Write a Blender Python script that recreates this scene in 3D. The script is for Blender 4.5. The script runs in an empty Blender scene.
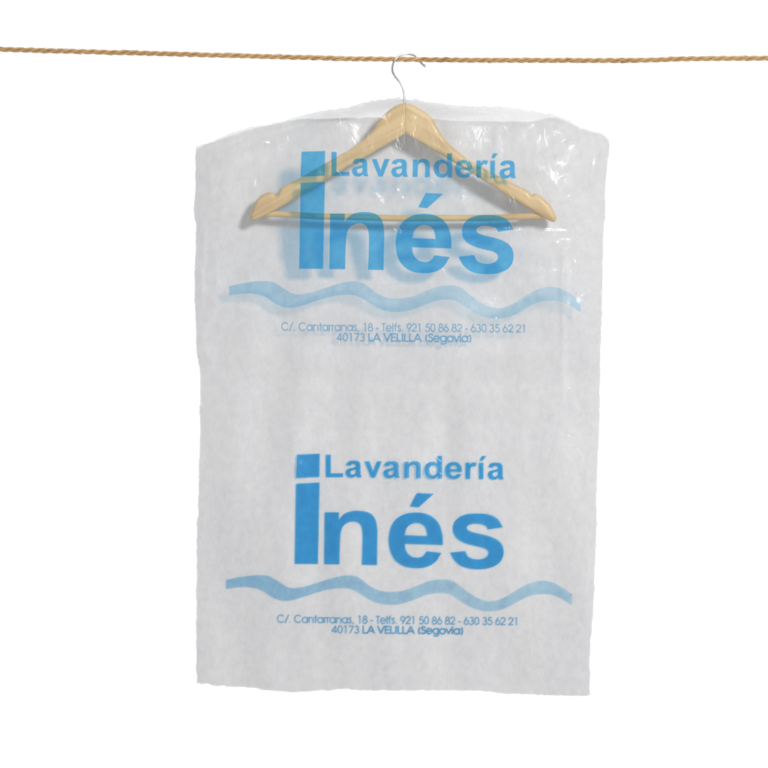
import bpy, math, random
from mathutils import Vector, noise
from mathutils.geometry import delaunay_2d_cdt

random.seed(7)
S = 0.00146          # metres in one unit of the drawing grid used below
DC = 2400.0          # camera distance in the same unit
scene = bpy.context.scene
col = scene.collection


def P(x, y, d=0.0):
    """sheet coordinates (x right, y down, d towards the viewer) to metres"""
    k = (DC - d) / DC
    return Vector(((x - 384) * k * S, -d * S, (384 - y) * k * S))


def sstep(a, b, x):
    t = min(1, max(0, (x - a) / (b - a)))
    return t * t * (3 - 2 * t)


def interp(tab, x):
    if x <= tab[0][0]:
        return tab[0][1]
    for (a, b), (c, d) in zip(tab, tab[1:]):
        if x <= c:
            return b + (d - b) * (x - a) / (c - a)
    return tab[-1][1]


def sinterp(tab, x):
    if x <= tab[0][0]:
        return tab[0][1]
    for (a, b), (c, d) in zip(tab, tab[1:]):
        if x <= c:
            return b + (d - b) * sstep(a, c, x)
    return tab[-1][1]


def nz(x, y, z=0.0):
    return noise.noise(Vector((x, y, z)))


# ---------------------------------------------------------------- objects
def mesh_obj(name, verts, faces, mat, parent=None, smooth=True, uvs=None):
    me = bpy.data.meshes.new(name)
    me.from_pydata([tuple(v) for v in verts], [], faces)
    if smooth:
        me.polygons.foreach_set('use_smooth', [True] * len(me.polygons))
    if uvs:
        uvl = me.uv_layers.new(name='UVMap')
        for l in me.loops:
            uvl.data[l.index].uv = uvs[l.vertex_index]
    me.materials.append(mat)
    me.update()
    o = bpy.data.objects.new(name, me)
    col.objects.link(o)
    if parent:
        o.parent = parent
        o.matrix_parent_inverse = parent.matrix_world.inverted()
    return o


def empty(name, loc, label, cat):
    o = bpy.data.objects.new(name, None)
    o.location = loc
    o.empty_display_size = 0.05
    col.objects.link(o)
    o['label'] = label
    o['category'] = cat
    bpy.context.view_layer.update()
    return o


# ---------------------------------------------------------------- materials
def new_mat(name):
    m = bpy.data.materials.new(name)
    m.use_nodes = True
    nt = m.node_tree
    nt.nodes.clear()
    return m, nt, nt.nodes.new('ShaderNodeOutputMaterial')


def N(nt, typ, **kw):
    n = nt.nodes.new('ShaderNode' + typ)
    for k, v in kw.items():
        if k in n.inputs:
            n.inputs[k].default_value = v
        else:
            setattr(n, k, v)
    return n


def mapped_noise(nt, scale=(1, 1, 1), nscale=10, detail=4, rough=0.5, coord='Object'):
    tc = N(nt, 'TexCoord')
    mp = N(nt, 'Mapping')
    mp.inputs['Scale'].default_value = scale
    nt.links.new(tc.outputs[coord], mp.inputs['Vector'])
    n = N(nt, 'TexNoise')
    n.inputs['Scale'].default_value = nscale
    n.inputs['Detail'].default_value = detail
    n.inputs['Roughness'].default_value = rough
    nt.links.new(mp.outputs['Vector'], n.inputs['Vector'])
    return n


def ramp(nt, src, stops):
    r = N(nt, 'ValToRGB')
    el = r.color_ramp.elements
    el[0].position, el[0].color = stops[0][0], (*stops[0][1], 1)
    el[1].position, el[1].color = stops[-1][0], (*stops[-1][1], 1)
    for p, c in stops[1:-1]:
        e = el.new(p)
        e.color = (*c, 1)
    nt.links.new(src, r.inputs['Fac'])
    return r


def mat_sheet():
    m, nt, out = new_mat('nonwoven_sheet')
    L = nt.links.new
    n1 = mapped_noise(nt, (1.15, 1, 0.85), 85, 5, 0.68)
    n1.inputs['Distortion'].default_value = 0.5
    r1 = ramp(nt, n1.outputs['Fac'], [(0.30, (0.61, 0.61, 0.62)), (0.5, (0.66, 0.66, 0.664)), (0.70, (0.70, 0.70, 0.70))])
    n2 = mapped_noise(nt, (1.6, 1, 0.7), 260, 3, 0.6)
    r2 = ramp(nt, n2.outputs['Fac'], [(0.3, (0.95, 0.95, 0.95)), (0.7, (1, 1, 1))])
    mx = N(nt, 'MixRGB', blend_type='MULTIPLY')
    mx.inputs['Fac'].default_value = 1
    L(r1.outputs[0], mx.inputs[1]); L(r2.outputs[0], mx.inputs[2])
    d = N(nt, 'BsdfDiffuse')
    L(mx.outputs[0], d.inputs['Color'])
    n0 = mapped_noise(nt, (1.5, 1, 0.6), 11, 3, 0.5)
    r0 = ramp(nt, n0.outputs['Fac'], [(0.3, (0.962, 0.962, 0.969)), (0.7, (1.0, 1.0, 1.0))])
    mx0 = mx
    mx = N(nt, 'MixRGB', blend_type='MULTIPLY')
    mx.inputs['Fac'].default_value = 1
    L(mx0.outputs[0], mx.inputs[1]); L(r0.outputs[0], mx.inputs[2])
    L(mx.outputs[0], d.inputs['Color'])
    b = N(nt, 'Bump')
    b.inputs['Strength'].default_value = 0.35
    b.inputs['Distance'].default_value = 0.0006
    add = N(nt, 'Math', operation='ADD')
    L(n1.outputs['Fac'], add.inputs[0])
    ml = N(nt, 'Math', operation='MULTIPLY'); ml.inputs[1].default_value = 0.25
    L(n2.outputs['Fac'], ml.inputs[0]); L(ml.outputs[0], add.inputs[1])
    L(add.outputs[0], b.inputs['Height'])
    L(b.outputs[0], d.inputs['Normal'])
    t = N(nt, 'BsdfTranslucent'); L(mx.outputs[0], t.inputs['Color'])
    ms = N(nt, 'MixShader'); ms.inputs[0].default_value = 0.06
    L(d.outputs[0], ms.inputs[1]); L(t.outputs[0], ms.inputs[2])
    L(ms.outputs[0], out.inputs[0])
    return m


def film_bump(nt, strength=0.5):
    n = mapped_noise(nt, (1.3, 1, 0.8), 22, 4, 0.55)
    n.inputs['Distortion'].default_value = 1.6
    b = N(nt, 'Bump')
    b.inputs['Strength'].default_value = strength
    b.inputs['Distance'].default_value = 0.0016
    # fine sharp creases: the ridge lines of a distorted noise
    n2 = mapped_noise(nt, (1.2, 1, 0.7), 17, 3, 0.5)
    n2.inputs['Distortion'].default_value = 2.2
    su = N(nt, 'Math', operation='SUBTRACT'); su.inputs[1].default_value = 0.5
    ab = N(nt, 'Math', operation='ABSOLUTE')
    mm = N(nt, 'MapRange'); mm.inputs['From Max'].default_value = 0.05
    mm.inputs['To Min'].default_value = 0.24; mm.inputs['To Max'].default_value = 0.0
    ad = N(nt, 'Math', operation='ADD')
    l = nt.links.new
    l(n2.outputs['Fac'], su.inputs[0]); l(su.outputs[0], ab.inputs[0]); l(ab.outputs[0], mm.inputs['Value'])
    l(n.outputs['Fac'], ad.inputs[0]); l(mm.outputs[0], ad.inputs[1])
    l(ad.outputs[0], b.inputs['Height'])
    return b


def mat_film(name, haze=0.11, gloss=0.9, rough=0.2, body=0.62):
    m, nt, out = new_mat(name)
    L = nt.links.new
    tr = N(nt, 'BsdfTransparent'); tr.inputs[0].default_value = (0.97, 0.97, 0.975, 1)
    d = N(nt, 'BsdfDiffuse'); d.inputs[0].default_value = (body, body, body * 1.01, 1)
    b = film_bump(nt)
    L(b.outputs[0], d.inputs['Normal'])
    n = mapped_noise(nt, (1, 1, 0.6), 9, 5, 0.6)
    mr = N(nt, 'MapRange')
    mr.inputs['From Min'].default_value = 0.3; mr.inputs['From Max'].default_value = 0.75
    mr.inputs['To Min'].default_value = haze * 0.7; mr.inputs['To Max'].default_value = haze * 1.5
    L(n.outputs['Fac'], mr.inputs['Value'])
    m1 = N(nt, 'MixShader'); L(mr.outputs[0], m1.inputs[0])
    L(tr.outputs[0], m1.inputs[1]); L(d.outputs[0], m1.inputs[2])
    g = N(nt, 'BsdfGlossy'); g.inputs['Roughness'].default_value = rough
    L(b.outputs[0], g.inputs['Normal'])
    fr = N(nt, 'Fresnel'); fr.inputs['IOR'].default_value = 1.45
    L(b.outputs[0], fr.inputs['Normal'])
    ml = N(nt, 'Math', operation='MULTIPLY'); ml.inputs[1].default_value = gloss
    L(fr.outputs[0], ml.inputs[0])
    cl = N(nt, 'Math', operation='MINIMUM'); cl.inputs[1].default_value = 0.15
    L(ml.outputs[0], cl.inputs[0])
    m2 = N(nt, 'MixShader'); L(cl.outputs[0], m2.inputs[0])
    L(m1.outputs[0], m2.inputs[1]); L(g.outputs[0], m2.inputs[2])
    L(m2.outputs[0], out.inputs[0])
    return m


def mat_ink(name, tint, body, cover, fade=None):
    m, nt, out = new_mat(name)
    L = nt.links.new
    tr = N(nt, 'BsdfTransparent')
    n = mapped_noise(nt, (1, 1, 1), 60, 4, 0.7)
    a = tuple(min(1, c * 1.10) for c in tint); bb = tuple(c * 0.94 for c in tint)
    r = ramp(nt, n.outputs['Fac'], [(0.3, bb), (0.7, a)])
    if fade:
        tc = N(nt, 'TexCoord'); sx = N(nt, 'SeparateXYZ'); L(tc.outputs['Object'], sx.inputs[0])
        mr = N(nt, 'MapRange'); mr.inputs['From Min'].default_value = -0.24; mr.inputs['From Max'].default_value = 0.12
        L(sx.outputs['X'], mr.inputs['Value'])
        mf = N(nt, 'MixRGB', blend_type='MULTIPLY'); mf.inputs['Fac'].default_value = 1
        rf = ramp(nt, mr.outputs[0], [(0.0, fade), (1.0, (1, 1, 1))])
        L(r.outputs[0], mf.inputs[1]); L(rf.outputs[0], mf.inputs[2]); L(mf.outputs[0], tr.inputs[0])
    else:
        L(r.outputs[0], tr.inputs[0])
    d = N(nt, 'BsdfDiffuse'); d.inputs[0].default_value = (*body, 1)
    m1 = N(nt, 'MixShader'); m1.inputs[0].default_value = cover
    L(tr.outputs[0], m1.inputs[1]); L(d.outputs[0], m1.inputs[2])
    g = N(nt, 'BsdfGlossy'); g.inputs['Roughness'].default_value = 0.25
    b = film_bump(nt); L(b.outputs[0], g.inputs['Normal'])
    m2 = N(nt, 'MixShader'); m2.inputs[0].default_value = 0.035
    L(m1.outputs[0], m2.inputs[1]); L(g.outputs[0], m2.inputs[2])
    L(m2.outputs[0], out.inputs[0])
    return m


def mat_wood(name, ang, tone=1.0):
    m, nt, out = new_mat(name)
    L = nt.links.new
    tc = N(nt, 'TexCoord')
    mp = N(nt, 'Mapping')
    mp.inputs['Rotation'].default_value = (0, ang, 0)
    mp0 = N(nt, 'Mapping')
    mp0.inputs['Scale'].default_value = (4.0, 34, 34)
    L(tc.outputs['Object'], mp.inputs['Vector']); L(mp.outputs[0], mp0.inputs['Vector'])
    n = N(nt, 'TexNoise'); n.inputs['Scale'].default_value = 2.4
    n.inputs['Detail'].default_value = 5; n.inputs['Distortion'].default_value = 0.7
    L(mp0.outputs[0], n.inputs['Vector'])
    c = lambda r, g, b: (r * tone * 0.86, g * tone * 0.86, b * tone * 0.93)
    r = ramp(nt, n.outputs['Fac'], [(0.28, c(0.53, 0.35, 0.12)), (0.5, c(0.65, 0.455, 0.18)), (0.72, c(0.74, 0.55, 0.25))])
    p = N(nt, 'BsdfPrincipled')
    L(r.outputs[0], p.inputs['Base Color'])
    p.inputs['Roughness'].default_value = 0.48
    p.inputs['Coat Weight'].default_value = 0.06
    b = N(nt, 'Bump'); b.inputs['Strength'].default_value = 0.12; b.inputs['Distance'].default_value = 0.001
    L(n.outputs['Fac'], b.inputs['Height']); L(b.outputs[0], p.inputs['Normal'])
    L(p.outputs[0], out.inputs[0])
    return m


def mat_metal():
    m, nt, out = new_mat('chromed_wire')
    p = N(nt, 'BsdfPrincipled')
    p.inputs['Base Color'].default_value = (0.40, 0.42, 0.43, 1)
    p.inputs['Metallic'].default_value = 1
    n = mapped_noise(nt, (1, 1, 1), 300, 2, 0.5)
    mr = N(nt, 'MapRange'); mr.inputs['To Min'].default_value = 0.2; mr.inputs['To Max'].default_value = 0.38
    nt.links.new(n.outputs['Fac'], mr.inputs['Value']); nt.links.new(mr.outputs[0], p.inputs['Roughness'])
    nt.links.new(p.outputs[0], out.inputs[0])
    return m


def mat_rope():
    m, nt, out = new_mat('twisted_jute')
    L = nt.links.new
    n = mapped_noise(nt, (9, 0.14, 1), 5.0, 5, 0.65, coord='UV')
    r = ramp(nt, n.outputs['Fac'], [(0.28, (0.15, 0.075, 0.025)), (0.48, (0.46, 0.27, 0.11)), (0.72, (0.80, 0.55, 0.28))])
    n2 = mapped_noise(nt, (1, 1, 1), 7.5, 3, 0.6)
    r2 = ramp(nt, n2.outputs['Fac'], [(0.33, (0.80, 0.80, 0.80)), (0.5, (1, 1, 1)), (0.68, (1.05, 1.08, 1.12))])
    mx = N(nt, 'MixRGB', blend_type='MULTIPLY'); mx.inputs['Fac'].default_value = 1
    L(r.outputs[0], mx.inputs[1]); L(r2.outputs[0], mx.inputs[2])
    p = N(nt, 'BsdfPrincipled')
    L(mx.outputs[0], p.inputs['Base Color'])
    p.inputs['Roughness'].default_value = 0.75
    b = N(nt, 'Bump'); b.inputs['Strength'].default_value = 0.8; b.inputs['Distance'].default_value = 0.001
    L(n.outputs['Fac'], b.inputs['Height']); L(b.outputs[0], p.inputs['Normal'])
    L(p.outputs[0], out.inputs[0])
    return m


def mat_backdrop():
    m, nt, out = new_mat('white_studio_paper')
    d = N(nt, 'BsdfDiffuse')
    n = mapped_noise(nt, (1, 1, 1), 3, 3, 0.5)
    r = ramp(nt, n.outputs['Fac'], [(0.3, (0.90, 0.90, 0.90)), (0.7, (0.92, 0.92, 0.92))])
    nt.links.new(r.outputs[0], d.inputs[0]); nt.links.new(d.outputs[0], out.inputs[0])
    return m


# ---------------------------------------------------------------- bag outline
TOP = [(194, 149), (197, 146), (205, 143.5), (214, 141), (222, 136.5), (234, 132), (246, 128), (256, 126.3), (266, 125),
       (280, 121.5), (295, 117.5), (312, 113), (328, 109.5), (345, 108), (358, 104.5), (368, 101.5), (380, 99), (392, 97.5),
       (404, 97.5), (414, 98.5), (426, 101), (436, 102.5), (450, 105), (475, 106), (500, 106.2), (515, 108.5), (530, 110),
       (543, 113), (556, 115.2), (566, 119), (578, 125.5), (590, 130), (600, 132.5), (606, 136), (609.5, 141)]
BOTTOM = [(194, 684), (199, 683.5), (207, 684), (214, 686), (234, 687), (255, 687.8), (264, 690.5), (280, 691.5), (290, 692.5),
          (302, 692.3), (315, 691), (330, 690.5), (345, 689), (360, 690.6), (400, 690.8), (440, 690.7), (475, 690.8), (492, 692),
          (505, 694), (530, 694.4), (545, 695.3), (560, 695.8), (575, 696.2), (590, 696)]
LEFT = [(140, 196.5), (150, 195.2), (170, 195), (190, 195), (212, 193.5), (226, 195.8), (245, 195.5), (262, 194.5), (285, 194.2),
        (310, 195), (340, 195.8), (357, 196.8), (368, 199.5), (385, 199.8), (405, 199.8), (413, 198.8), (420, 200), (450, 199.2),
        (480, 198.5), (515, 198), (522, 196.6), (560, 196.4), (620, 196.3), (665, 196), (690, 196.3)]
RIGHT = [(130, 609.5), (140, 610), (150, 609.8), (162, 608), (175, 607), (190, 605.6), (215, 605.4), (240, 603.6), (280, 602.8),
         (320, 602), (360, 600.6), (395, 600), (410, 600), (450, 598.8), (470, 597.6), (480, 597.2), (495, 596.6), (510, 596.6),
         (525, 597.2), (560, 595.6), (600, 594), (630, 592.3), (640, 591), (660, 590.2), (698, 590.2)]
SHEETTOP = [(194, 150), (205, 145), (222, 139), (256, 128), (280, 123), (300, 118.6), (330, 118.8), (370, 117.5), (400, 116.5),
            (432, 118.5), (450, 120.8), (500, 121.6), (532, 121.6), (545, 118.5), (555, 117.4), (566, 121), (578, 127), (590, 131.5),
            (602, 134.5), (610, 142)]


def rag(v, amp, seed, f=0.13):
    return amp * (nz(v * f, seed) + 0.8 * nz(v * f * 2.7, seed + 9) + 0.9 * abs(nz(v * f * 1.7, seed + 4)) - 0.2)


def teeth(x):
    t = 0
    if 366 < x < 434:
        w = sstep(366, 376, x) * (1 - sstep(424, 434, x))
        t = -w * 3.0 * max(0, nz(x * 0.42, 3.3) + 0.12) + w * 1.2
    return t


def f_top(x): return interp(TOP, x) + rag(x, 0.9, 1.7) + teeth(x)
def f_stop(x): return max(interp(SHEETTOP, x) + rag(x, 0.5, 4.7, 0.07), f_top(x) + 0.8)
def f_bot(x): return interp(BOTTOM, x) + rag(x, 0.8, 2.2, 0.2)
def f_left(y): return interp(LEFT, y) + rag(y, 0.55, 5.1, 0.11)
def f_right(y): return interp(RIGHT, y) + rag(y, 0.6, 6.3, 0.11)


# depth of the white sheet
def sheet_d(x, y):
    d = 2.6 * nz(x * 0.011, y * 0.007, 0.5) + 2.0 * nz(x * 0.03, y * 0.009, 2.5)
    d += 0.22 * nz(x * 0.09, y * 0.06, 7.1)
    d += 1.2 * math.exp(-((x - 300 - (y - 400) * -0.05) / 14.0) ** 2) * sstep(270, 380, y) * (1 - sstep(440, 520, y))
    d -= 1.1 * math.exp(-((x - 448) / 12.0) ** 2) * sstep(340, 420, y) * (1 - sstep(470, 560, y))
    d += 0.8 * math.exp(-((x - 563) / 4.0) ** 2) * sstep(235, 260, y) * (1 - sstep(360, 430, y))
    return d


GAP = [(95, 26), (120, 31), (150, 34), (200, 34), (232, 29), (270, 19), (300, 15), (345, 8), (385, 3.0), (430, 0.9), (700, 0.4)]
# creases pressed into the film: x1 y1 x2 y2 width height
FOLDS = [
    (205, 228, 203, 264, 2.2, 3.6), (209, 165, 212, 192, 3.6, 4.0), (214, 150, 207, 168, 3.0, -2.0),
    (254, 127, 266, 143, 2.6, 2.6), (203, 176, 216, 178, 1.8, 2.0), (200, 200, 201, 300, 2.5, 1.8),
    (516, 123, 546, 115, 3.2, 4.6), (438, 119, 530, 121, 2.4, 3.4), (556, 143, 592, 131, 4.2, 5.0), (546, 153, 564, 146, 3.6, 3.2),
    (585, 135, 604, 150, 3.6, 3.6), (598, 150, 594, 178, 3.0, 3.8), (575, 128, 563, 160, 4.0, -2.4),
    (563, 242, 563, 345, 2.2, 2.6), (556, 244, 570, 241, 1.6, 2.6), (576, 262, 577, 292, 1.8, 2.0),
    (480, 229, 572, 232, 1.7, 1.6), (498, 252, 516, 232, 2.6, 2.6), (505, 262, 488, 270, 2.2, 2.0), (522, 240, 540, 262, 2.0, 1.6),
    (382, 214, 397, 190, 1.8, 2.0), (394, 220, 402, 198, 1.6, 1.6), (376, 196, 386, 206, 1.6, 1.2),
    (300, 119, 380, 117.5, 2.0, 2.6), (330, 112, 372, 108, 1.8, 1.6), (450, 111, 515, 113, 1.8, 1.8),
    (250, 150, 236, 230, 5.0, -1.4), (232, 140, 222, 220, 5.0, 1.4), (540, 170, 583, 210, 5, 1.4), (590, 190, 585, 240, 4, 1.6),
    (582, 630, 552, 676, 2.2, 1.4), (589, 560, 584, 620, 2.0, 1.2), (296, 460, 298, 476, 9, 2.4), (386, 466, 440, 474, 16, 2.0),
    (530, 255, 528, 300, 2.0, 1.2), (216, 250, 214, 330, 3, 1.0),
]


def seg_g(x, y, f):
    x1, y1, x2, y2, w, h = f
    dx, dy = x2 - x1, y2 - y1
    l2 = dx * dx + dy * dy
    t = max(0, min(1, ((x - x1) * dx + (y - y1) * dy) / l2))
    qx, qy = x - x1 - t * dx, y - y1 - t * dy
    e = (qx * qx + qy * qy) / (w * w)
    if e > 9:
        return 0
    return h * math.exp(-e) * (0.45 + 0.55 * math.sin(math.pi * (0.1 + 0.8 * t)))


def seam_d(x, y):
    """depth of the welded edge (it lifts to the hook at the top)"""
    t = 1 - sstep(18, 120, abs(x - 404))
    return 21 * t * (1 - sstep(118, 150, y)) + sheet_d(x, y) * (1 - t)


def film_d(x, y):
    g = sinterp(GAP, y)
    l, r, t = interp(LEFT, y), interp(RIGHT, y), interp(TOP, x)
    e = min((x - l), (r - x))
    ws = 14 + 42 * sstep(8, 26, g)                      # the film falls back to its side seams
    k = math.sin(0.5 * math.pi * min(1, max(0, e / ws)))
    kt = math.sin(0.5 * math.pi * min(1, max(0, (y - t) / 16.0))) ** 0.7
    base = sheet_d(x, y)
    d = base + 0.5 + max(0.0, g * k)
    sd = seam_d(x, y)
    d = sd + (d - sd) * kt if y < 180 else d
    loose = sstep(1.5, 14, g)
    wr = (2.3 * nz(x * 0.022, y * 0.016, 11.0) + 1.0 * nz(x * 0.06, y * 0.035, 4.0) + 0.35 * nz(x * 0.13, y * 0.11, 8.0)) * loose
    wr += 0.4 * abs(nz(x * 0.045, y * 0.03, 21.0)) * (1 - loose)
    for f in FOLDS:
        wr += seg_g(x, y, f) * 0.9
    edge = min(1, max(0, e / 6)) * min(1, max(0, (y - t) / 3))
    d += wr * edge
    return max(d, base + 0.45) if y > 150 else d


def back_d(x, y):
    sd = seam_d(x, y)
    t = interp(TOP, x)
    k = 1 - sstep(0, 15, y - t)
    return (sheet_d(x, y) - 1.6) * (1 - k) + sd * k - 0.3


def lining_d(x, y):
    return max(sheet_d(x, y), back_d(x, y) + 1.1)


def make_panel(name, top, dfun, mat, parent, nx=300, ny=420, inset=0.0, rg=0):
    vs, fs, uv = [], [], []
    for j in range(ny + 1):
        v = j / ny
        for i in range(nx + 1):
            u = i / nx
            y0 = 145 + v * (692 - 145)
            x = 0
            for _ in range(2):
                l, r = f_left(y0) + inset, f_right(y0) - inset
                if rg:
                    l += 0.5 + rag(y0, 1.3, 15.5, 0.08); r -= 0.5 + rag(y0, 1.3, 18.5, 0.08)
                x = l + (r - l) * u
                a, b = top(x), f_bot(x) - inset
                y0 = a + (b - a) * v
            vs.append(P(x, y0, dfun(x, y0)))
    for j in range(ny):
        for i in range(nx):
            a = j * (nx + 1) + i
            fs.append((a, a + nx + 1, a + nx + 2, a + 1))
    return mesh_obj(name, vs, fs, mat, parent)


# ---------------------------------------------------------------- outlines
def smooth_path(pts, closed=True, step=6):
    """points are (x, y) corners or (x, y, 1) smooth ones; Catmull-Rom between"""
    n = len(pts)
    out = []
    for i in range(n if closed else n - 1):
        p1, p2 = pts[i], pts[(i + 1) % n]
        p0, p3 = pts[i - 1], pts[(i + 2) % n]
        s1, s2 = len(p1) > 2, len(p2) > 2
        L12 = math.hypot(p2[0] - p1[0], p2[1] - p1[1])

        def tan(pa, pb, pc):
            dx, dy = pc[0] - pa[0], pc[1] - pa[1]
            l = math.hypot(dx, dy) or 1
            return dx / l * L12, dy / l * L12
        t1 = tan(p0, p1, p2) if s1 else (p2[0] - p1[0], p2[1] - p1[1])
        t2 = tan(p1, p2, p3) if s2 else (p2[0] - p1[0], p2[1] - p1[1])
        m = 1 if not (s1 or s2) else step
        for k in range(m):
            t = k / m
            h = (2 * t ** 3 - 3 * t * t + 1, t ** 3 - 2 * t * t + t, -2 * t ** 3 + 3 * t * t, t ** 3 - t * t)
            out.append((h[0] * p1[0] + h[1] * t1[0] + h[2] * p2[0] + h[3] * t2[0],
                        h[0] * p1[1] + h[1] * t1[1] + h[2] * p2[1] + h[3] * t2[1]))
    if not closed:
        out.append(tuple(pts[-1][:2]))
    return out


def inside(poly, x, y):
    c = False
    j = len(poly) - 1
    for i in range(len(poly)):
        xi, yi = poly[i]; xj, yj = poly[j]
        if (yi > y) != (yj > y) and x < (xj - xi) * (y - yi) / (yj - yi) + xi:
            c = not c
        j = i
    return c


def fill(polys, grid, union=False):
    """triangulate polygons (even-odd, or the union of them) with inner grid points"""
    vs, es = [], []
    for p in polys:
        b = len(vs)
        # subdivide long edges
        q = []
        for i in range(len(p)):
            a, c = p[i], p[(i + 1) % len(p)]
            n = max(1, int(math.hypot(c[0] - a[0], c[1] - a[1]) / (grid * 1.3)))
            for k in range(n):
                q.append((a[0] + (c[0] - a[0]) * k / n, a[1] + (c[1] - a[1]) * k / n))
        vs += [Vector(v) for v in q]
        es += [(b + i, b + (i + 1) % len(q)) for i in range(len(q))]
    xs = [v[0] for v in vs]; ys = [v[1] for v in vs]
    x = min(xs) + grid * 0.5

    def isin(a, b):
        if union:
            return any(inside(p, a, b) for p in polys)
        c = False
        for p in polys:
            if inside(p, a, b):
                c = not c
        return c
    while x < max(xs):
        y = min(ys) + grid * 0.5
        while y < max(ys):
            if isin(x, y):
                vs.append(Vector((x, y)))
            y += grid
        x += grid
    r = delaunay_2d_cdt(vs, es, [], 0, 1e-5)
    ov, of = r[0], r[2]
    keep = []
    for f in of:
        cx = sum(ov[i][0] for i in f) / len(f); cy = sum(ov[i][1] for i in f) / len(f)
        if isin(cx, cy):
            keep.append(tuple(f))
    return [(v[0], v[1]) for v in ov], keep


Z1 = lambda u, v: (285 + u / 5.908, 445 + v / 5.908)
Z2 = lambda u, v: (395 + u / 5.908, 445 + v / 5.908)


def tr(pts, f):
    return [(*f(p[0], p[1]), 1) if len(p) > 2 else f(p[0], p[1]) for p in pts]


s = 1
N_ = [(235, 397), (319, 397), (319, 441), (350, 407, s), (388, 392, s), (432, 388, s), (498, 400, s), (533, 436, s), (546, 500, s),
      (546, 560, s), (544, 709), (455, 707), (459, 560, s), (456, 500, s), (441, 464, s), (405, 451, s), (360, 464, s), (334, 500, s),
      (326, 570, s), (322, 704), (232, 704)]
E_ = [(284, 590), (58, 583), (65, 622, s), (90, 653, s), (130, 665, s), (166, 655, s), (187, 627), (275, 637), (238, 692, s),
      (188, 719, s), (125, 727, s), (46, 712, s), (-12, 662, s), (-37, 563, s), (-14, 464, s), (42, 414, s), (122, 398, s), (200, 412, s),
      (254, 456, s), (279, 520, s)]
EH = [(58, 532), (69, 492, s), (95, 468, s), (128, 460, s), (160, 468, s), (182, 492, s), (192, 537)]
EA = [(130, 283), (230, 288), (140, 368), (88, 362)]
S_ = [(550, 498), (534, 476, s), (492, 465, s), (446, 468, s), (424, 488, s), (442, 508, s), (500, 524, s), (575, 545, s),
      (626, 580, s), (643, 635, s), (620, 693, s), (560, 725, s), (485, 733, s), (402, 719, s), (352, 682, s), (325, 635), (415, 626),
      (434, 660, s), (485, 675, s), (535, 665, s), (553, 636, s), (535, 612, s), (480, 597, s), (410, 577, s), (360, 545, s),
      (342, 495, s), (358, 445, s), (410, 412, s), (490, 404, s), (560, 412, s), (608, 438, s), (637, 485)]
BIG = [[tr([(71, 56), (206, 51), (204, 188), (66, 194)], Z1)],
       [tr([(66, 228), (205, 221), (195, 702), (58, 702)], Z1)],
       [tr(N_, Z1)], [tr(E_, Z2), tr(EH, Z2)], [tr(EA, Z2)], [tr(S_, Z2)]]

# small bold letters, drawn 1000 to the em, baseline 0
GL = {
    'L': [[(77, 0), (77, 712), (222, 712), (222, 121), (582, 121), (582, 0)]],
    'a': [[(172, 364), (46, 388), (80, 468, s), (148, 516, s), (266, 531, s), (388, 512, s), (442, 460, s), (459, 368, s),
           (458, 215, s), (466, 78, s), (496, 0), (360, 0), (345, 54), (272, 4, s), (192, -12, s), (80, 28, s), (33, 143, s),
           (60, 232, s), (125, 280, s), (225, 303, s), (325, 332), (325, 348, s), (308, 405, s), (252, 424, s), (200, 412, s)],
          [(325, 250), (240, 228, s), (185, 202, s), (170, 158, s), (190, 108, s), (236, 87, s), (290, 105, s), (320, 150, s)]],
    'v': [[(193, 0), (-6, 519), (142, 519), (255, 190), (365, 519), (512, 519), (315, 0)]],
    'd': [[(547, 0), (420, 0), (420, 76), (350, 8, s), (260, -12, s), (105, 58, s), (41, 262, s), (103, 465, s), (259, 531, s),
           (345, 508, s), (410, 453), (410, 716), (547, 716)],
          [(181, 271, s), (205, 142, s), (296, 95, s), (380, 140, s), (411, 255, s), (382, 384, s), (297, 424, s), (213, 386, s)]],
    'r': [[(203, 0), (66, 0), (66, 519), (193, 519), (193, 445), (245, 513, s), (310, 531, s), (399, 506), (357, 386), (298, 406, s),
           (245, 390, s), (214, 337, s), (203, 190, s)]],
    'i': [[(72, 0), (209, 0), (209, 519), (72, 519)], [(98, 588), (156, 735), (302, 735), (190, 588)]],
}
nbase = [tr(N_, lambda u, v: ((u - 232) * 1.69, (706 - v) * 1.69))]
ebase = [tr(E_, lambda u, v: ((u + 37) * 1.62, (722 - v) * 1.64)), tr(EH, lambda u, v: ((u + 37) * 1.62, (722 - v) * 1.64))]
GL['n'] = nbase
GL['e'] = ebase
WORD = [('L', 325.9, 343.2), ('a', 345.7, 361.8), ('v', 364.5, 382.0), ('a', 383.5, 399.9), ('n', 404.2, 420.8), ('d', 424.6, 442.2),
        ('e', 445.2, 462.0), ('r', 465.6, 477.0), ('i', 479.0, 486.6), ('a', 487.9, 504.0)]


def word_glyphs():
    res = []
    for ch, xa, xb in WORD:
        cs = GL[ch]
        xs = [p[0] for c in cs for p in c]
        x0, x1 = min(xs), max(xs)
        kx = (xb - xa) / (x1 - x0)
        f = lambda u, v: (xa + (u - x0) * kx, 477.0 + 0.0138 * ((xa + xb) / 2 - 334) - v * 0.0315)
        if ch == 'i':
            for c in cs:
                res.append([tr(c, f)])
        else:
            res.append([tr(c, f) for c in cs])
    return res


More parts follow.
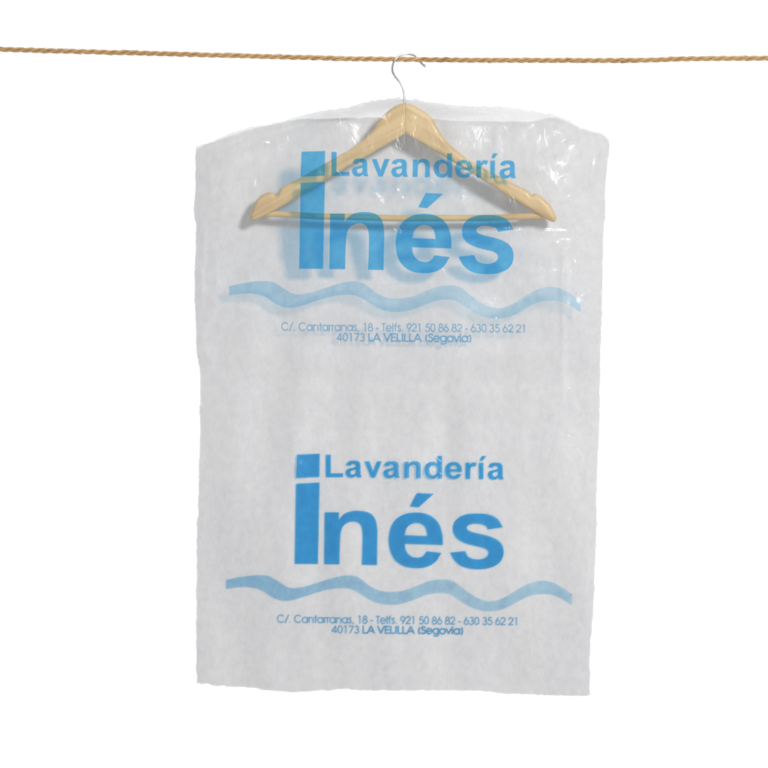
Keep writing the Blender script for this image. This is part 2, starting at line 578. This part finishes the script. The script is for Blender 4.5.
LOGO = BIG + word_glyphs()
WAVE_T = [(226, 579.8), (240, 577), (255, 575.2), (268, 575.8), (278, 581), (289, 587.4), (302, 587), (318, 582.5), (334, 577.5),
          (348, 575.2), (358, 577), (368, 584.5), (378, 590), (390, 591.8), (405, 590.2), (418, 585.2), (430, 580.8), (442, 579.2),
          (452, 580.6), (463, 588), (474, 596), (486, 600.8), (496, 600.6), (507, 596), (520, 588), (532, 582.4), (543, 580.6),
          (553, 582.4), (564, 588.6), (572.4, 594.2)]
WAVE_B = [(226, 588.8), (240, 587), (252, 587.4), (262, 590.5), (272, 597), (282, 600.6), (292, 600), (306, 596), (322, 591), (338, 588.2),
          (350, 588.8), (360, 593.5), (372, 600.8), (383, 604.2), (398, 604.2), (412, 600.5), (426, 595), (440, 592.8), (450, 594.2),
          (460, 600.8), (472, 607.5), (484, 610.9), (496, 610.8), (508, 607), (520, 600.2), (532, 595.2), (543, 593.8), (554, 595.2),
          (564, 600), (572.4, 605.5)]


def cubic_tab(tab):
    return smooth_path([(*tab[0],)] + [(*p, 1) for p in tab[1:-1]] + [tab[-1]], closed=False, step=4)


WAVE = cubic_tab(WAVE_T) + list(reversed(cubic_tab(WAVE_B)))

# ---------------------------------------------------------------- thin geometric lettering (strokes, cap height 740)


def arc(cx, cy, rx, ry, a0, a1, n=None):
    n = n or max(4, int(abs(a1 - a0) / 18))
    return [(cx + rx * math.cos(math.radians(a0 + (a1 - a0) * i / n)), cy + ry * math.sin(math.radians(a0 + (a1 - a0) * i / n)))
            for i in range(n + 1)]


def ring(cx, cy, r, ry=None):
    return arc(cx, cy, r, ry or r, 0, 360, 22)


ST = {
    'C': (813, [arc(410, 370, 350, 370, 42, 318, 22)]),
    '/': (437, [[(40, -60), (390, 760)]]),
    '.': (277, [[(138, 0), (138, 60)]]),
    ',': (277, [[(150, 50), (110, -90)]]),
    ' ': (277, []),
    'a': (683, [ring(325, 273, 265), [(605, 0), (605, 547)]]),
    'n': (610, [[(85, 0), (85, 547)], arc(305, 310, 215, 225, 180, 0, 10) + [(520, 0)]]),
    't': (339, [[(170, 0), (170, 740)], [(30, 520), (310, 520)]]),
    'r': (301, [[(85, 0), (85, 547)], arc(270, 350, 185, 180, 180, 85, 5)]),
    's': (388, [[(320, 470), (265, 535), (180, 545), (100, 500), (90, 410), (140, 330), (250, 280), (315, 210), (310, 80), (230, 10),
                 (130, 5), (50, 75)]]),
    '1': (554, [[(150, 690), (300, 720), (300, 0)]]),
    '8': (554, [ring(277, 555, 165, 175), ring(277, 195, 220, 195)]),
    '-': (332, [[(45, 270), (290, 270)]]),
    'T': (426, [[(213, 0), (213, 725)], [(15, 715), (411, 715)]]),
    'e': (650, [[(70, 280), (585, 280)] + arc(325, 273, 262, 273, 2, 320, 18)]),
    'l': (200, [[(100, 0), (100, 740)]]),
    'f': (351, [[(150, 0), (150, 620), (190, 715), (300, 735)], [(40, 520), (290, 520)]]),
    '9': (554, [ring(277, 510, 215, 220), [(485, 430), (250, 0)]]),
    '6': (554, [ring(277, 225, 215, 225), [(70, 300), (310, 740)]]),
    '2': (554, [arc(277, 520, 205, 210, 175, -30, 10) + [(60, 25), (500, 25)]]),
    '5': (554, [[(460, 715), (190, 715), (130, 400)] + arc(265, 230, 220, 225, 125, -150, 12)]),
    '0': (554, [ring(277, 370, 215, 365)]),
    '3': (554, [arc(260, 545, 165, 180, 150, -90, 9), arc(260, 190, 210, 190, 85, -155, 10)]),
    '4': (554, [[(390, 0), (390, 720), (40, 180), (510, 180)]]),
    '7': (554, [[(50, 715), (480, 715), (180, 0)]]),
    'L': (480, [[(90, 740), (90, 25), (430, 25)]]),
    'A': (740, [[(30, 0), (370, 740), (710, 0)], [(150, 230), (590, 230)]]),
    'V': (702, [[(30, 740), (350, 20), (670, 740)]]),
    'E': (536, [[(470, 715), (90, 715), (90, 25), (470, 25)], [(90, 380), (440, 380)]]),
    'I': (250, [[(125, 0), (125, 740)]]),
    '(': (369, [arc(420, 300, 260, 440, 130, 230, 8)]),
    ')': (369, [arc(-50, 300, 260, 440, 50, -50, 8)]),
    'S': (498, [[(430, 600), (360, 700), (230, 735), (110, 670), (90, 540), (150, 440), (300, 380), (410, 290), (430, 160), (350, 40),
                 (230, 5), (110, 40), (50, 140)]]),
    'g': (673, [ring(325, 273, 265), [(600, 547), (600, -60), (520, -190), (330, -225), (140, -180)]]),
    'o': (655, [ring(327, 273, 268)]),
    'v': (554, [[(30, 547), (277, 20), (524, 547)]]),
    'i': (200, [[(100, 0), (100, 547)], [(100, 660), (100, 740)]]),
}


def stroke_line(runs, x0, x1, base, slope, ksc, w):
    """runs: list of (text, half width factor); returns quads around every stroke segment"""
    tot = sum(ST[c][0] for t, _ in runs for c in t)
    kx = (x1 - x0) / tot
    polys = []
    pen = 0
    for t, wf in runs:
        for c in t:
            adv, sts = ST[c]
            gp = []
            for st in sts:
                pts = [(x0 + (pen + px) * kx, base + slope * ((pen + px) * kx) - py * ksc) for px, py in st]
                hw = w * wf / 2
                for a, b in zip(pts, pts[1:]):
                    dx, dy = b[0] - a[0], b[1] - a[1]
                    l = math.hypot(dx, dy) or 1e-6
                    ux, uy = dx / l * hw * 0.55, dy / l * hw * 0.55
                    nx, ny = -dy / l * hw, dx / l * hw
                    gp.append([(a[0] - ux + nx, a[1] - uy + ny), (b[0] + ux + nx, b[1] + uy + ny),
                               (b[0] + ux - nx, b[1] + uy - ny), (a[0] - ux - nx, a[1] - uy - ny)])
            if gp:
                polys.append(gp)
            pen += adv
    return polys


LINE1 = [('C/. Cantarranas, 18 - Telfs. 921 50 86 82 - 630 35 62 21', 1.0)]
LINE2 = [('40173 ', 1.05), ('LA VELILLA (Segovia)', 1.45)]


def warp_up(x, y):
    """the upper print is the same artwork, a little larger"""
    k = 1.026 + 0.011 * (1 - sstep(470, 560, y))
    return 299.4 + (x - 295) * k, 269.0 + (y - 564) * 1.07 if y < 566 else 271.14 + (y - 566) * 1.0


def warp_wave(x, y):
    return 229.3 + (x - 226) * (581.0 - 229.3) / (572.4 - 226), 290.6 + (y - 584.2) * 1.04


def add_print(name, groups, grid, mat, parent, warp=None, union=False, off=0.35):
    vs, fs = [], []
    for g in groups:
        v, f = fill(g, grid, union)
        b = len(vs)
        for x, y in v:
            if warp:
                x, y = warp(x, y)
            vs.append(P(x, y, film_d(x, y) + off))
        fs += [tuple(b + i for i in reversed(t)) for t in f]
    return mesh_obj(name, vs, fs, mat, parent)


# ================================================================ BUILD
M_sheet = mat_sheet()
M_film = mat_film('clear_film', 0.10, 1.0, 0.28)
M_back = mat_film('clear_back_film', 0.36, 0.9, 0.28, 0.46)
M_ink = mat_ink('blue_ink', (0.17, 0.62, 0.95), (0.07, 0.33, 0.62), 0.20)
M_pale = mat_ink('pale_blue_ink', (0.71, 0.87, 1.0), (0.24, 0.50, 0.74), 0.07, (0.80, 0.90, 0.97))
M_text = mat_ink('thin_blue_ink', (0.32, 0.61, 0.82), (0.12, 0.35, 0.58), 0.14)

# ---- the bag
bag = empty('garment_bag', P(396, 692, 0), 'clear plastic laundry bag with blue lettering and white lining, hanging over the wooden hanger',
            'garment bag')
sheet = make_panel('white_lining', f_stop, lining_d, M_sheet, bag, inset=0.5)
front = make_panel('front_film', f_top, film_d, M_film, bag)
back = make_panel('back_film', f_top, back_d, M_back, bag, nx=260, ny=360, rg=1)
glyphs = [[smooth_path(c, True, 5) for c in g] for g in LOGO]
a = add_print('lettering', glyphs, 2.2, M_ink, front, warp_up)
a['label'] = 'upper blue laundry name printed over the hanger'
b = add_print('lettering', glyphs, 2.2, M_ink, front)
b['label'] = 'lower blue laundry name printed on the flat part of the bag'
a = add_print('wave_band', [[WAVE]], 2.5, M_pale, front, warp_wave)
a['label'] = 'upper pale blue wavy band'
b = add_print('wave_band', [[WAVE]], 2.5, M_pale, front)
b['label'] = 'lower pale blue wavy band'
lo = stroke_line(LINE1, 277.2, 519.0, 622.2, 0.0112, 0.0100, 1.02) + stroke_line(LINE2, 331.8, 464.2, 632.7, 0.0095, 0.0096, 1.02)
up = stroke_line(LINE1, 281.2, 526.6, 330.3, 0.0085, 0.0104, 1.0) + stroke_line(LINE2, 336.6, 472.3, 340.9, 0.0075, 0.0104, 1.0)
a = add_print('address_text', up, 3.0, M_text, front, None, True)
a['label'] = 'upper two small lines of blue address text'
b = add_print('address_text', lo, 3.0, M_text, front, None, True)
b['label'] = 'lower two small lines of blue address text'

# ---- the hanger
HD = 20.0
hanger = empty('coat_hanger', P(404, 222, HD), 'light wooden coat hanger with crossbar and wire hook, seen through the plastic bag', 'coat hanger')
ARM_L = [(405.2, 103.2), (400, 103.8, s), (395.7, 105.9, s), (390, 109.6, s), (385, 114, s), (378, 122, s), (371, 132, s), (363, 140, s),
         (352.4, 148, s), (333.7, 158.5, s), (317.3, 168, s), (298.5, 178.5, s), (285, 185.5, s), (279.8, 188.0), (278.8, 192.5, s),
         (276, 195.4, s), (273.2, 192.8, s), (267.5, 192.6, s), (260, 196.2, s), (254.6, 204, s), (250.6, 214, s), (250.3, 219, s),
         (253.5, 220.8, s), (263.4, 216.4, s), (277.5, 209, s), (298.5, 196.4, s), (324.3, 181, s), (352.4, 164.6, s), (380.5, 148.4, s),
         (405.2, 134)]
ARM_R = [(405.2, 103.2), (411, 104.2, s), (417, 107, s), (426.3, 112.8, s), (433.3, 119.8, s), (438.4, 129, s), (445, 139, s),
         (455.6, 149.6, s), (472, 161.2, s), (490.7, 171.8, s), (511.8, 182.6, s), (524, 189.0, s), (529.5, 191.6), (530.8, 194.2, s),
         (532.6, 194.8, s), (534.6, 193.4, s), (540, 195.7, s), (549.3, 204, s), (554.8, 213.3, s), (556.4, 219, s), (553.6, 222, s),
         (544.6, 218, s), (530.5, 209.8, s), (507, 195.7, s), (483.7, 180.7, s), (460.3, 166.4, s), (436.8, 152.4, s), (405.2, 134)]


def arm(pts, mat):
    path = smooth_path(pts, True, 5)
    v, f = fill([path], 1.6)
    segs = list(zip(path, path[1:] + path[:1]))
    seam = lambda p: abs(p[0] - 405.2) < 0.01

    def dist(x, y):
        m = 9e9
        for (ax, ay), (bx, by) in segs:
            if abs(ax - 405.2) < 0.01 and abs(bx - 405.2) < 0.01:
                continue
            dx, dy = bx - ax, by - ay
            t = max(0, min(1, ((x - ax) * dx + (y - ay) * dy) / (dx * dx + dy * dy + 1e-9)))
            m = min(m, (x - ax - t * dx) ** 2 + (y - ay - t * dy) ** 2)
        return math.sqrt(m)
    n = len(v)
    vs = []
    dd = [dist(x, y) for x, y in v]
    for sgn in (1, -1):
        for (x, y), d in zip(v, dd):
            r = 4.2
            k = math.sqrt(max(0, 1 - (1 - min(1, d / r)) ** 2))
            half = 1.6 + 3.0 * k + 1.2 * math.exp(-((x - 405) / 30) ** 2) * k
            half -= 0.15 * math.exp(-((x - 405.2) / 1.0) ** 2)
            bend = -5.0 * (abs(x - 405) / 150) ** 2
            vs.append(P(x, y, HD + bend + sgn * half))
    fs = [tuple(reversed(t)) for t in f] + [tuple(n + i for i in t) for t in f]
    # rim: edges used once
    cnt = {}
    for t in f:
        for i in range(3):
            e = (t[i], t[(i + 1) % 3])
            cnt[e] = 1
    for (i, j) in list(cnt):
        if (j, i) not in cnt:
            fs.append((i, j, n + j, n + i))
    o = mesh_obj('arm', vs, fs, mat, hanger)
    return o


arm(ARM_L, mat_wood('beech_left', math.radians(28)))
arm(ARM_R, mat_wood('beech_right', math.radians(-30), 1.0))


def tube(path, rad, nseg=10, caps=True, uvscale=1.0):
    vs, fs, uv = [], [], []
    prev = None
    ln = 0
    for i, p in enumerate(path):
        t = (path[min(i + 1, len(path) - 1)] - path[max(i - 1, 0)]).normalized()
        up = prev if prev is not None else (Vector((0, 0, 1)) if abs(t.z) < 0.9 else Vector((1, 0, 0)))
        u = (up - t * up.dot(t)).normalized()
        prev = u
        w = t.cross(u)
        r = rad(i) if callable(rad) else rad
        if i:
            ln += (p - path[i - 1]).length
        for k in range(nseg):
            a = 2 * math.pi * k / nseg
            vs.append(p + (u * math.cos(a) + w * math.sin(a)) * r)
            uv.append((abs(2.0 * k / nseg - 1), ln / 0.01))
    for i in range(len(path) - 1):
        for k in range(nseg):
            a, b = i * nseg + k, i * nseg + (k + 1) % nseg
            fs.append((a, b, b + nseg, a + nseg))
    if caps:
        fs.append(tuple(range(nseg - 1, -1, -1)))
        fs.append(tuple(range(len(vs) - nseg, len(vs))))
    return vs, fs, uv


# crossbar (a round dowel between the arm ends)
bar = []
for i in range(61):
    t = i / 60
    x = 259 + (549 - 259) * t
    y = sinterp([(259, 213.5), (330, 216.6), (404, 218.3), (480, 218.0), (549, 215.8)], x)
    bar.append(P(x, y, HD - 2.5 - 4.2 * (abs(x - 405) / 150) ** 2))
v, f, uv = tube(bar, 3.15 * S, 16)
mesh_obj('crossbar', v, f, mat_wood('beech_bar', 0.0, 1.02), hanger)

# wire hook: over the rope, its tip coming down behind
M_metal = mat_metal()
HK = [(404.8, 106, 0), (404.5, 99.8, 0), (404.0, 93, 0), (402.9, 87.8, 0.2), (400.6, 83.2, 0.6), (397.8, 79.8, 1.5), (395, 76.2, 2.6),
      (392.9, 72.6, 3.6), (392.3, 69, 4.3), (392.8, 65.2, 4.6), (394.2, 61.2, 4.6), (396.6, 57.9, 4.0), (399.8, 55.4, 2.6),
      (403.6, 54.2, 1.2), (407.8, 54.0, 0), (411.8, 54.6, -1.6), (415.2, 56.0, -3.0), (418, 58.4, -3.9), (420.2, 61.6, -4.2),
      (422.4, 64.2, -4.1), (425.2, 66.0, -4.0)]
pts = [Vector(p) for p in HK]
hp = []
for i in range(len(pts) - 1):
    p0, p1, p2, p3 = pts[max(i - 1, 0)], pts[i], pts[i + 1], pts[min(i + 2, len(pts) - 1)]
    for k in range(5):
        t = k / 5
        q = 0.5 * ((2 * p1) + (p2 - p0) * t + (2 * p0 - 5 * p1 + 4 * p2 - p3) * t * t + (3 * p1 - p0 - 3 * p2 + p3) * t ** 3)
        hp.append(P(q.x, q.y, HD + q.z))
hp.append(P(*HK[-1][:2], HD + HK[-1][2]))
v, f, uv = tube(hp, 1.02 * S, 12)
hook = mesh_obj('hook', v, f, M_metal, hanger)
tipdir = (hp[-1] - hp[-3]).normalized()
tp = [hp[-1] + tipdir * (k * S) for k in (-1.6, -1.4, -0.9, 0.0, 0.6, 0.9)]
v, f, uv = tube(tp, lambda i: [0.95, 1.25, 1.45, 1.4, 1.05, 0.4][i] * S, 12)
mesh_obj('tip_cap', v, f, M_metal, hook)

# ---- rope
ROPE = [(-600, 34), (0, 49.3), (50, 50.8), (100, 52.1), (200, 54.7), (300, 57.4), (360, 58.8), (404, 59.3), (450, 59.9), (500, 60.2), (620, 60.5),
        (655, 60.0), (680, 58.9), (768, 58.2), (1300, 52)]
rv, rf, ruv = [], [], []
path_pts = smooth_path([(*ROPE[0],)] + [(*p, 1) for p in ROPE[1:-1]] + [ROPE[-1]], closed=False, step=30)
for st in range(3):
    pp = []
    x = -560.0
    while x < 1260:
        yy = interp(path_pts, x)
        wob = 1 + 0.10 * nz(x * 0.03, st * 5.0)
        a = 2 * math.pi * (x / 31.0 + st / 3.0) + 0.7 * nz(x * 0.012, 3.0)
        pp.append(P(x, yy - 1.50 * wob * math.cos(a) + 0.2 * nz(x * 0.05, 9), HD - 1.50 * wob * math.sin(a)))
        x += 1.3
    v, f, uv = tube(pp, lambda i: (1.17 + 0.14 * nz(i * 0.11, st * 7.0)) * S, 9)
    b0 = len(rv)
    rv += v; ruv += uv; rf += [tuple(b0 + k for k in t) for t in f]
# short stray fibres lifting off the strands
for k in range(150):
    x = random.uniform(-100, 860)
    yy = interp(path_pts, x)
    a = random.uniform(0, 2 * math.pi)
    L0 = random.uniform(2.5, 6)
    p0 = (x, yy - 2.5 * math.cos(a), HD - 2.5 * math.sin(a))
    sd = random.choice((-1, 1))
    pth = []
    for q in range(5):
        t = q / 4
        pth.append(P(p0[0] + sd * L0 * t, p0[1] - math.cos(a) * (0.9 * t * t) * random.uniform(.8, 1.2), p0[2] - math.sin(a) * 0.9 * t * t))
    v, f, uv = tube(pth, 0.19 * S, 4)
    b0 = len(rv)
    rv += v; ruv += uv; rf += [tuple(b0 + k for k in t) for t in f]
rope = mesh_obj('rope', rv, rf, mat_rope(), None, uvs=ruv)
rope['label'] = 'thin tan twisted jute clothesline stretched across the top, the hanger hooked over it'
rope['category'] = 'rope'

# ---- white studio backdrop
bm_v = []
bm_f = []
prof = [(-6.0, -3.2)]
W = 9.0
ys = [(2.6, 4.5), (2.6, -2.2), (2.5, -2.6), (2.2, -2.9), (1.8, -3.0), (-5.5, -3.0)]
for i, (yy, zz) in enumerate(ys):
    bm_v += [(-W, yy, zz), (W, yy, zz)]
for i in range(len(ys) - 1):
    bm_f.append((2 * i, 2 * i + 1, 2 * i + 3, 2 * i + 2))
bd = mesh_obj('backdrop', bm_v, bm_f, mat_backdrop())
bd['kind'] = 'structure'
bd['label'] = 'plain white studio backdrop'


# ---- lamps
def area(name, loc, target, sx, sy, power, colr=(1, 1, 1)):
    l = bpy.data.lights.new(name, 'AREA')
    l.shape = 'RECTANGLE'; l.size = sx; l.size_y = sy; l.energy = power; l.color = colr
    o = bpy.data.objects.new(name, l)
    o.location = loc
    o.rotation_euler = (Vector(target) - Vector(loc)).to_track_quat('-Z', 'Y').to_euler()
    col.objects.link(o)
    return o


ctr = Vector((0.02, 0.0, -0.30))
area('key_softbox', ctr + Vector((0.60, -1.0, 0.58)) * 3.8, ctr, 0.85, 0.85, 222, (1, 0.99, 0.975))
area('fill_strip', (-1.5, -2.0, 0.35), (0, 0, 0.1), 0.12, 1.2, 4.5)
area('backdrop_lamp', (0, 0.9, 2.7), (0, 2.6, 0.6), 9.0, 0.8, 52)
area('backdrop_lamp', (0, 0.9, -2.2), (0, 2.6, -0.6), 9.0, 0.8, 52)

w = bpy.data.worlds.new('World')
scene.world = w
w.use_nodes = True
bg = w.node_tree.nodes['Background']
bg.inputs[0].default_value = (0.97, 0.985, 1.0, 1)
bg.inputs[1].default_value = 0.45

# ---- camera
cd = bpy.data.cameras.new('camera')
cam = bpy.data.objects.new('camera', cd)
col.objects.link(cam)
cam.location = (0, -DC * S, 0)
cam.rotation_euler = (math.radians(90), 0, 0)
cd.sensor_width = 36
cd.lens = 36 * DC / 768
cd.clip_end = 100
scene.camera = cam

scene.view_settings.view_transform = 'Standard'
scene.view_settings.look = 'None'
scene.view_settings.exposure = 0
scene.view_settings.gamma = 1
scene.render.engine = 'CYCLES'
scene.cycles.transparent_max_bounces = 24
scene.cycles.max_bounces = 8
